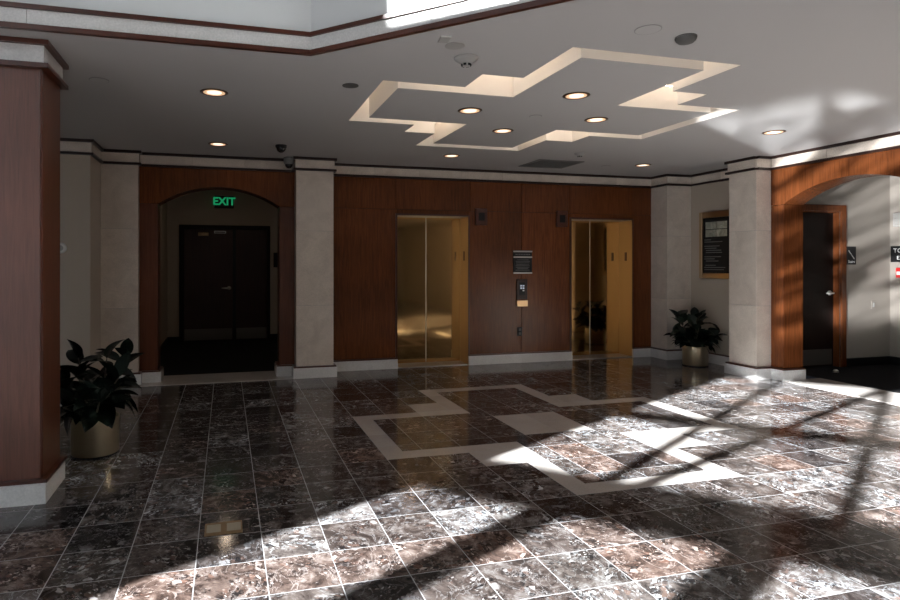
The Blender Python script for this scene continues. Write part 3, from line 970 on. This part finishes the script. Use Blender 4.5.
boxo('face', (-0.155, 0.090, CF-.066, CF-.06, 2.425, 2.60), M['exit_dark'], ex)
text_obj('letters', 'EXIT', 0.19, M['exit_green'], ex, Vector((-0.032, CF-.068, 2.5125)), FACE_S, 0.002, bold=0.006)
boxo('room_sign', (0.845, 0.945, CF-.018, CF-.001, 1.33, 1.60), M['black'], label='dark wall sign beside the double door in the back corridor', category='sign', bevel=0.003)

th = empty('thermostat', (-1.62, 6.93, 1.5), 'round white thermostat on the beige wall behind the pier', 'thermostat')
bm = bmesh.new(); lathe(bm, [(0.0, 0), (0.058, 0), (0.056, 0.018), (0.046, 0.026), (0.0, 0.028)], 24)
bm.transform(Matrix.Translation((-1.655, 6.928, 1.56)) @ Matrix.Rotation(PI/2, 4, 'X'))
obj('body', bm, M['white'], th, smooth=False)
bm = bmesh.new(); lathe(bm, [(0.0, 0), (0.03, 0), (0.029, 0.004), (0.0, 0.004)], 20)
bm.transform(Matrix.Translation((-1.655, 6.901, 1.56)) @ Matrix.Rotation(PI/2, 4, 'X'))
obj('dial', bm, M['offwhite'], th)

# ---------------------------------------------------------------- right corridor behind the side arch
RY, RX = 6.25, 8.91
RD0, RD1, RDZ = 7.22, 8.00, 2.10
bm = bmesh.new()
for b in ((6.72, RD0, RY, RY+.12, 0, ZC), (RD1, RX, RY, RY+.12, 0, ZC), (RD0, RD1, RY, RY+.12, RDZ, ZC)): box(bm, *b)
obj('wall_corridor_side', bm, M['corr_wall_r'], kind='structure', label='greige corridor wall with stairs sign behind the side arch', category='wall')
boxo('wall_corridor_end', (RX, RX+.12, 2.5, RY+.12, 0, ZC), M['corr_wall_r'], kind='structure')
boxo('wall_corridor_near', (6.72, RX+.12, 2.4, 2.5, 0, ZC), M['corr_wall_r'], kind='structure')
boxo('floor_carpet_right', (6.982, RX, 2.5, RY+.4, -0.2, 0.004), M['carpet'], kind='structure', label='dark carpet in the corridor behind the side arch', category='carpet')
for nm, b in (('baseboard_stairs_1', (RD1+.09, RX, RY-.015, RY, 0.004, 0.115)), ('baseboard_stairs_2', (RX-.015, RX, 2.5, RY-.016, 0.004, 0.115)), ('baseboard_stairs_3', (6.98, RD0-.09, RY-.015, RY, 0.004, 0.115))):
    boxo(nm, b, M['black'], kind='structure')
d4 = empty('door_4', (7.6, RY, 0), 'dark stairwell door in a cherry frame behind the side arch', 'door', kind='structure')
for b in ((RD1-.0, RD1+.085, RY-.03, RY+.0, 0.004, RDZ+.085), (RD0-.085, RD0, RY-.03, RY+.0, 0.004, RDZ+.085), (RD0, RD1, RY-.03, RY, RDZ, RDZ+.085)):
    boxo('casing', b, M['wood'], d4, bevel=0.004)
for b in ((RD1-.02, RD1, RY, RY+.12, 0.004, RDZ), (RD0, RD0+.02, RY, RY+.12, 0.004, RDZ), (RD0+.02, RD1-.02, RY, RY+.12, RDZ-.02, RDZ)):
    boxo('jamb', b, M['wood'], d4)
dl = boxo('door_leaf', (RD0+.0195, RD1-.0195, RY+.075, RY+.12, 0.008, RDZ-.0195), M['stair_door'], d4, bevel=0.002)
boxo('kick_plate', (RD0+.05, RD1-.05, RY+.069, RY+.075, 0.03, 0.24), M['kick'], dl)
boxo('wall_stair_backing', (RD0-.1, RD1+.1, RY+.13, RY+.2, 0, ZC), M['black'], kind='structure')
bm = bmesh.new()
lathe(bm, [(0.0, 0), (0.033, 0.0), (0.033, 0.012), (0.0, 0.014)], 16)
bm.transform(Matrix.Translation((RD1-.09, RY+.075, 1.0)) @ Matrix.Rotation(PI/2, 4, 'X'))
tube(bm, [(RD1-.09, RY+.065, 1.0), (RD1-.09, RY+.015, 1.0), (RD1-.15, RY+.01, 1.0), (RD1-.21, RY+.015, 1.0)], [0.013, 0.013, 0.012, 0.010], 8)
obj('lever_handle', bm, M['handle'], dl, smooth=True)

ds = empty('door_stop', (7.55, 5.95, 0.004), 'small brass dome door stop on the corridor carpet', 'door stop')
bm = bmesh.new(); lathe(bm, [(0.032, 0), (0.032, 0.012), (0.028, 0.026), (0.016, 0.036), (0.0, 0.038)], 16, 7.55, 5.95, 0.004)
obj('dome', bm, M['steel'], ds, smooth=True)
bm = bmesh.new(); lathe(bm, [(0.033, 0), (0.036, 0.003), (0.036, 0.009), (0.033, 0.012)], 16, 7.55, 5.95, 0.008)
obj('rubber_ring', bm, M['black'], ds)

ss = empty('stairs_sign', (8.19, RY, 1.38), 'black stairs sign with white stair line beside the stairwell door', 'sign')
boxo('plate', (8.105, 8.275, RY-.012, RY-.0005, 1.385, 1.630), M['black'], ss, bevel=0.002)
bm = bmesh.new()
steps = 6
for k in range(steps):
    x = 8.135 + k*0.017; z = 1.575 - k*0.019
    box(bm, x, x+0.020, RY-.0135, RY-.012, z-0.006, z)
    box(bm, x+0.014, x+0.020, RY-.0135, RY-.012, z-0.022, z-0.005)
obj('stair_pictogram', bm, M['white_print'], ss)
text_obj('letters', 'Stairs', 0.052, M['white_print'], ss, Vector((8.19, RY-.013, 1.425)), FACE_S, 0.0008)

ts = empty('wall_sign', (RX, 6.06, 1.42), 'black corridor sign with white lettering on the end wall', 'sign')
boxo('plate', (RX-.012, RX-.0005, 5.86, 6.235, 1.42, 1.64), M['black'], ts, bevel=0.002)
text_obj('letters', 'TO', 0.085, M['white_print'], ts, Vector((RX-.013, 6.20, 1.575)), FACE_W, 0.0008, 'LEFT')
text_obj('letters', 'EX', 0.070, M['white_print'], ts, Vector((RX-.013, 6.155, 1.475)), FACE_W, 0.0008, 'LEFT')
fa = empty('fire_alarm_pull', (RX, 6.08, 1.2), 'red fire alarm pull station below the corridor sign', 'fire alarm')
boxo('body', (RX-.05, RX-.0005, 6.02, 6.145, 1.205, 1.34), M['red'], fa, bevel=0.006)
boxo('handle', (RX-.062, RX-.05, 6.04, 6.125, 1.245, 1.29), M['white'], fa, bevel=0.003)
sb = empty('alarm_strobe', (RX, 6.1, 1.9), 'pale wall strobe above the corridor sign', 'strobe')
boxo('body', (RX-.05, RX-.0005, 6.06, 6.18, 1.905, 2.095), M['offwhite'], sb, bevel=0.006)
boxo('lens', (RX-.075, RX-.05, 6.085, 6.155, 1.93, 2.02), M['glass'], sb, bevel=0.006)
lsw = empty('light_switch', (8.60, RY, 0.78), 'pale light switch plate on the greige corridor wall', 'switch')
boxo('plate', (8.56, 8.635, RY-.008, RY-.0005, 0.775, 0.89), M['corr_wall_r'], lsw, bevel=0.002)
boxo('rocker', (8.583, 8.612, RY-.014, RY-.008, 0.80, 0.865), M['offwhite'], lsw, bevel=0.002)

# framed directory on the wall between the columns
WX = 6.62
dr = empty('directory_sign', (WX, 6.93, 1.19), 'black building directory in a brass frame between the limestone columns', 'directory')
y0, y1, z0, z1 = 6.58, 7.20, 1.19, 2.13
for b in ((y0, y0+.05, z0, z1), (y1-.05, y1, z0, z1), (y0+.05, y1-.05, z0, z0+.075), (y0+.05, y1-.05, z1-.085, z1)):
    boxo('frame', (WX-.045, WX-.0005, *b), M['brass_brush'], dr, bevel=0.004)
boxo('board', (WX-.02, WX-.0005, y0+.05, y1-.05, z0+.075, z1-.085), M['black'], dr)
for yb0, yb1 in ((6.72, 6.905), (6.915, 7.10)):
    for zb0, zb1 in ((1.775, 1.875), (1.885, 1.985)):
        boxo('picture', (WX-.022, WX-.02, yb0, yb1, zb0, zb1), M['photo'], dr)
for k, (wd, off) in enumerate(((0.10, 0), (0.26, 0), (0.0, 0), (0.22, 0), (0.17, 0.01), (0.22, 0.03), (0.23, 0.03), (0.0, 0), (0.24, 0), (0.15, 0), (0.18, 0.03), (0.0, 0), (0.15, 0.02), (0.30, 0), (0.28, 0))):
    if wd == 0: continue
    z = 1.735 - k*0.030
    yy = 7.125 - off
    boxo('text_line', (WX-.0212, WX-.02, yy-wd*1.25, yy, z-0.006, z+0.006), M['grey_print'], dr)

# ---------------------------------------------------------------- ceiling fixtures
def downlight(x, y, label, z=ZC):
    e = empty('downlight', (x, y, z), label, 'downlight', 'recessed ceiling downlights')
    bm = bmesh.new(); lathe(bm, [(0.080, 0.0), (0.102, -0.001), (0.104, -0.004), (0.092, -0.009), (0.080, -0.006)], 28, x, y, z)
    obj('trim_ring', bm, M['lamp_trim'], e, smooth=True)
    bm = bmesh.new(); lathe(bm, [(0.082, -0.006), (0.052, -0.0045)], 28, x, y, z)
    obj('reflector', bm, M['lamp_cone'], e, smooth=True)
    bm = bmesh.new(); lathe(bm, [(0.0, -0.0075), (0.03, -0.007), (0.055, -0.0046)], 28, x, y, z, flip=True)
    obj('lens', bm, M['lamp_glow'], e, smooth=True)
LX, LY = 2.613, 4.752
for x, y, l in ((-0.086, 4.755, 'lit recessed downlight on the flat ceiling between the pier and the arch'),
                (-0.084, 6.805, 'lit recessed downlight just in front of the back arch'),
                (LX-.615, LY, 'lit downlight in the arm of the cross ceiling panel nearest the wood pier'),
                (LX, LY-.64, 'lit downlight in the arm of the cross panel nearest the atrium fascia'),
                (LX, LY+.64, 'lit downlight in the arm of the cross panel nearest the elevators'),
                (LX+.61, LY, 'lit downlight in the arm of the cross panel nearest the side arch'),
                (2.619, 6.80, 'lit recessed downlight in front of the elevator wall, nearer the first elevator'),
                (5.31, 6.79, 'lit recessed downlight in front of the second elevator'),
                (5.225, 4.745, 'lit recessed downlight washed by the added rippled spot before the side arch')):
    downlight(x, y, l)

def dome_camera(x, y, label, z=ZC, grey=False):
    e = empty('dome_camera', (x, y, z-.1), label, 'camera', 'ceiling dome cameras')
    bm = bmesh.new(); lathe(bm, [(0.0, 0), (0.062, 0), (0.062, -0.022), (0.054, -0.03)], 24, x, y, z)
    obj('mount', bm, M['grey' if grey else 'black'], e)
    bm = bmesh.new()
    lathe(bm, [(0.052*math.cos(a*PI/16), -0.03-0.052*math.sin(a*PI/16)) for a in range(8)] + [(0.001, -0.082)], 24, x, y, z)
    obj('dome', bm, M['dark_dome'], e, smooth=True)
dome_camera(0.585, 6.70, 'small black dome camera hanging from the ceiling before the back arch')
e = empty('dome_camera', (0.76, 7.50, 2.55), 'grey dome camera under the cornice at the corner of the back arch', 'camera', 'ceiling dome cameras')
bm = bmesh.new(); lathe(bm, [(0.0, 0), (0.062, 0), (0.066, -0.03), (0.058, -0.075), (0.05, -0.085)], 24, 0.745, 7.46, ZC)
obj('mount', bm, M['grey'], e, smooth=True)
bm = bmesh.new(); lathe(bm, [(0.048*math.cos(a*PI/16), -0.085-0.048*math.sin(a*PI/16)) for a in range(8)] + [(0.001, -0.133)], 24, 0.745, 7.46, ZC)
obj('dome', bm, M['dark_dome'], e, smooth=True)

def detector(x, y, label, s=1.0):
    e = empty('smoke_detector', (x, y, ZC-.05*s), label, 'smoke detector', 'ceiling smoke detectors')
    bm = bmesh.new(); lathe(bm, [(0.0, 0), (0.078*s, 0), (0.078*s, -0.008*s), (0.070*s, -0.015*s)], 28, x, y, ZC)
    obj('base', bm, M['offwhite'], e)
    bm = bmesh.new(); lathe(bm, [(0.068*s, -0.015*s), (0.050*s, -0.028*s), (0.030*s, -0.040*s), (0.024*s, -0.052*s), (0.0, -0.053*s)], 28, x, y, ZC)
    obj('cone', bm, M['offwhite'], e, smooth=True)
    for k in range(6):
        a = k*PI/3 - 1.2
        bm = bmesh.new(); box(bm, -0.009*s, 0.009*s, -0.004*s, 0.004*s, -0.006*s, 0.006*s)
        bm.transform(Matrix.Translation((x+0.028*s*math.cos(a), y+0.028*s*math.sin(a), ZC-0.046*s)) @ Matrix.Rotation(a+PI/2, 4, 'Z'))
        obj('vent_slot', bm, M['black'], e)
detector(1.465, 3.545, 'conical off-white smoke detector on the ceiling beside the fascia corner')
detector(4.03, 6.27, 'small conical detector on the ceiling beside the dark air vent', 0.8)

def plate(name, x, y, r, mat, label, cat, group):
    e = empty(name, (x, y, ZC-.004), label, cat, group)
    bm = bmesh.new(); lathe(bm, [(r*0.93, -0.0035), (r, -0.0030), (r, 0.0)], 28, x, y, ZC)
    obj('rim', bm, M['rim_grey'] if mat == 'ceiling' else M[mat], e)
    bm = bmesh.new(); lathe(bm, [(0.0, -0.0042), (r*0.93, -0.0036)], 28, x, y, ZC, flip=True)
    obj('disc', bm, M[mat], e)
plate('sprinkler_cover', -0.868, 4.66, 0.066, 'ceiling', 'flush round sprinkler cover plate on the ceiling beside the wood pier', 'sprinkler cover', 'flush sprinkler covers')
plate('sprinkler_cover', 2.262, 2.85, 0.072, 'ceiling', 'flush round sprinkler cover plate beside the dark round sensor', 'sprinkler cover', 'flush sprinkler covers')
plate('sprinkler_cover', 2.636, 4.79, 0.055, 'ceiling', 'flush round sprinkler cover plate at the centre of the cross ceiling panel', 'sprinkler cover', 'flush sprinkler covers')
plate('sprinkler_cover', 4.889, 6.99, 0.06, 'ceiling', 'flush round sprinkler cover plate between the air vent and the far column', 'sprinkler cover', 'flush sprinkler covers')
plate('cover_plate', 1.318, 3.365, 0.060, 'offwhite', 'pale round blank cover plate beside the conical smoke detector', 'cover plate', None)
plate('ceiling_speaker', 0.877, 4.318, 0.060, 'mesh_grey', 'dark grey round ceiling speaker beside the stepped recess', 'speaker', None)
tg = empty('ceiling_tag', (1.22, 3.29, ZC-.003), 'small pale rectangular tag on the ceiling beside the round cover plate', 'tag')
bm = bmesh.new(); box(bm, -0.03, 0.03, -0.05, 0.05, -0.003, 0.0)
bm.transform(Matrix.Translation((1.222, 3.285, ZC)) @ Matrix.Rotation(math.radians(-8), 4, 'Z'))
obj('card', bm, M['offwhite'], tg)
bm = bmesh.new(); box(bm, -0.03, 0.03, -0.056, -0.048, -0.007, 0.0)
bm.transform(Matrix.Translation((1.222, 3.285, ZC)) @ Matrix.Rotation(math.radians(-8), 4, 'Z'))
obj('clip', bm, M['white'], tg)

e = empty('ceiling_sensor', (2.54, 2.88, ZC-.06), 'dark grey round dome sensor on the ceiling above the stepped recess edge', 'sensor')
bm = bmesh.new(); lathe(bm, [(0.0, 0), (0.058, 0), (0.060, -0.008)], 28, 2.545, 2.885, ZC)
obj('ring', bm, M['grey'], e)
bm = bmesh.new(); lathe(bm, [(0.058, -0.008), (0.054, -0.022), (0.042, -0.034), (0.02, -0.041), (0.0, -0.042)], 28, 2.545, 2.885, ZC)
obj('dome', bm, M['mesh_grey'], e, smooth=True)

vt = empty('air_vent', (4.09, 7.02, ZC-.01), 'dark louvred air vent grille on the ceiling before the elevator wall', 'air vent')
vx0, vx1, vy0, vy1 = 3.765, 4.405, 6.745, 7.30
for b in ((vx0, vx1, vy0, vy0+.03), (vx0, vx1, vy1-.03, vy1), (vx0, vx0+.03, vy0+.03, vy1-.03), (vx1-.03, vx1, vy0+.03, vy1-.03)):
    boxo('frame', (*b, ZC-.010, ZC-.0003), M['vent_grey'], vt)
boxo('backing', (vx0+.03, vx1-.03, vy0+.03, vy1-.03, ZC-.002, ZC-.0003), M['black'], vt)
for k in range(14):
    yy = vy0 + .05 + k*(vy1-vy0-.1)/13
    bm = bmesh.new(); box(bm, vx0+.03, vx1-.03, -0.012, 0.012, -0.0012, 0.0012)
    bm.transform(Matrix.Translation((0, yy, ZC-.0075)) @ Matrix.Rotation(math.radians(25), 4, 'X'))
    obj('louvre', bm, M['vent_grey'], vt)

# ---------------------------------------------------------------- potted rubber plants
def leaf_meshes():
    out = []
    for v in range(4):
        bm = bmesh.new()
        n = 9; L = 1.0; W = (0.31, 0.34, 0.29, 0.32)[v]; droop = (0.22, 0.34, 0.12, 0.45)[v]
        rows = []
        for i in range(n+1):
            t_ = i/n
            wv = W*math.sin(PI*min(1, t_**0.85))**0.7*(1 - 0.22*t_) if 0 < t_ < 1 else 0.0
            if t_ > 0.88: wv *= 0.85
            x = L*(t_ - 0.12*droop*t_*t_)
            z = 0.10*math.sin(PI*t_*0.6) - droop*t_*t_
            rows.append([bm.verts.new((x, s*wv*abs(q) if q else 0, z + (0.28*wv*abs(q)*abs(q)**0.3 if q else 0))) for q, s in ((1, -1), (0.5, -1), (0, 1), (0.5, 1), (1, 1))] if wv > 0.003 else [bm.verts.new((x, 0, z))])
        for a, b in zip(rows, rows[1:]):
            if len(a) == 1 and len(b) == 5:
                for k in range(4): bm.faces.new((a[0], b[k], b[k+1]))
            elif len(a) == 5 and len(b) == 1:
                for k in range(4): bm.faces.new((a[k], b[0], a[k+1]))
            elif len(a) == 5:
                for k in range(4): bm.faces.new((a[k], b[k], b[k+1], a[k+1]))
        me = bpy.data.meshes.new('leaf'); bm.to_mesh(me); bm.free()
        me.materials.append(M['leaf'])
        for p in me.polygons: p.use_smooth = True
        out.append(me)
    return out
LEAVES = leaf_meshes()
def rubber_plant(x, y, top, spread, nst, seed, label, group, xmax=6.58):
    rnd = random.Random(seed)
    e = empty('potted_rubber_plant', (x, y, 0), label, 'potted plant', group)
    bm = bmesh.new()
    lathe(bm, [(0.0, 0.002), (0.155, 0.002), (0.160, 0.006), (0.163, 0.25), (0.164, 0.272), (0.158, 0.274), (0.155, 0.266), (0.153, 0.22)], 40, x, y, 0)
    pot = obj('pot', bm, M['gold_pot'], e, smooth=True)
    bm = bmesh.new(); lathe(bm, [(0.157, 0.0), (0.162, 0.004), (0.162, 0.012), (0.157, 0.014)], 40, x, y, 0.0)
    obj('foot_ring', bm, M['black'], pot, smooth=True)
    bm = bmesh.new(); lathe(bm, [(0.0, 0.245), (0.08, 0.243), (0.154, 0.236)], 24, x, y, 0, flip=True)
    obj('soil', bm, M['soil'], e)
    def add_leaf(p, la, up, size):
        o = bpy.data.objects.new('leaf', rnd.choice(LEAVES))
        R = Matrix.Rotation(la, 4, 'Z') @ Matrix.Rotation(-up, 4, 'Y') @ Matrix.Rotation(rnd.uniform(-0.5, 0.5), 4, 'X')
        COL.objects.link(o)
        o.parent = e
        o.matrix_parent_inverse = Matrix.Translation(-e.location)
        o.matrix_basis = Matrix.Translation(p) @ R @ Matrix.Scale(size, 4)
    for k in range(nst):
        az = 2*PI*k/nst + rnd.uniform(-0.3, 0.3)
        lean = rnd.uniform(0.5, 1.0) * spread if k else 0.03
        hgt = (top-0.26)*rnd.uniform(0.28, 0.66) if k else (top-0.26)*0.72
        if k in (1, 4): hgt = (top-0.26)*0.72; lean *= 0.6
        pts = []
        for i in range(5):
            t_ = i/4
            rr = 0.05 + lean*t_**1.3
            pts.append(Vector((x + rr*math.cos(az), y + rr*math.sin(az), 0.235 + hgt*t_**0.85)))
        for q in pts:
            q.x = min(q.x, xmax - 0.06)
            if q.y < 4.6: q.x = max(q.x, -0.98)
        bm = bmesh.new(); tube(bm, pts, [0.009, 0.008, 0.007, 0.006, 0.004], 6)
        st = obj('stem', bm, M['stem'], e, smooth=True)
        nl = rnd.randint(7, 9)
        for i in range(nl):
            t_ = 0.25 + 0.75*i/(nl-1)
            f = t_*4; i0 = min(int(f), 3)
            p = pts[i0].lerp(pts[i0+1], f-i0)
            la = az + i*2.4 + rnd.uniform(-0.4, 0.4)
            up = math.radians(rnd.uniform(-22, 22) + (t_*62 - 22))
            if i == nl-1: up = math.radians(rnd.uniform(45, 75))
            size = rnd.uniform(0.20, 0.275)*(0.85 if i == nl-1 else 1)
            def tip_of(la):
                return p + Vector((math.cos(la)*math.cos(up), math.sin(la)*math.cos(up), math.sin(up) - 0.25))*size*1.05
            for _ in range(12):
                tip = tip_of(la)
                bad = (tip.x < -0.98 and tip.y < 4.42) or tip.x > xmax or tip.z < 0.06 or (tip.x > 6.1 and tip.y < 6.36)
                if not bad: break
                la += 0.8
            add_leaf(p, la, up, size)
    for i in range(13):
        la = 2*PI*i/13 + rnd.uniform(-0.2, 0.2)
        up = math.radians(rnd.uniform(-38, 6))
        size = rnd.uniform(0.20, 0.27)
        p = Vector((x + 0.10*math.cos(la), y + 0.10*math.sin(la), rnd.uniform(0.33, 0.44)))
        tip = p + Vector((math.cos(la)*math.cos(up), math.sin(la)*math.cos(up), 0))*size
        if (tip.x < -0.98 and tip.y < 4.45) or tip.x > xmax or (tip.x > 6.1 and tip.y < 6.34): continue
        bm = bmesh.new(); tube(bm, [(x + 0.05*math.cos(la), y + 0.05*math.sin(la), 0.24), (x + 0.07*math.cos(la), y + 0.07*math.sin(la), (p.z+0.26)/2), p], [0.007, 0.006, 0.004], 6)
        obj('stem', bm, M['stem'], e, smooth=True)
        add_leaf(p, la, up, size)
    return e
rubber_plant(-0.93, 4.86, 0.90, 0.36, 10, 3, 'rubber plant with large dark leaves in a satin brass pot beside the wood pier', 'potted rubber plants in brass pots')
rubber_plant(6.22, 6.88, 0.82, 0.33, 10, 11, 'rubber plant with large dark leaves in a satin brass pot below the directory', 'potted rubber plants in brass pots')
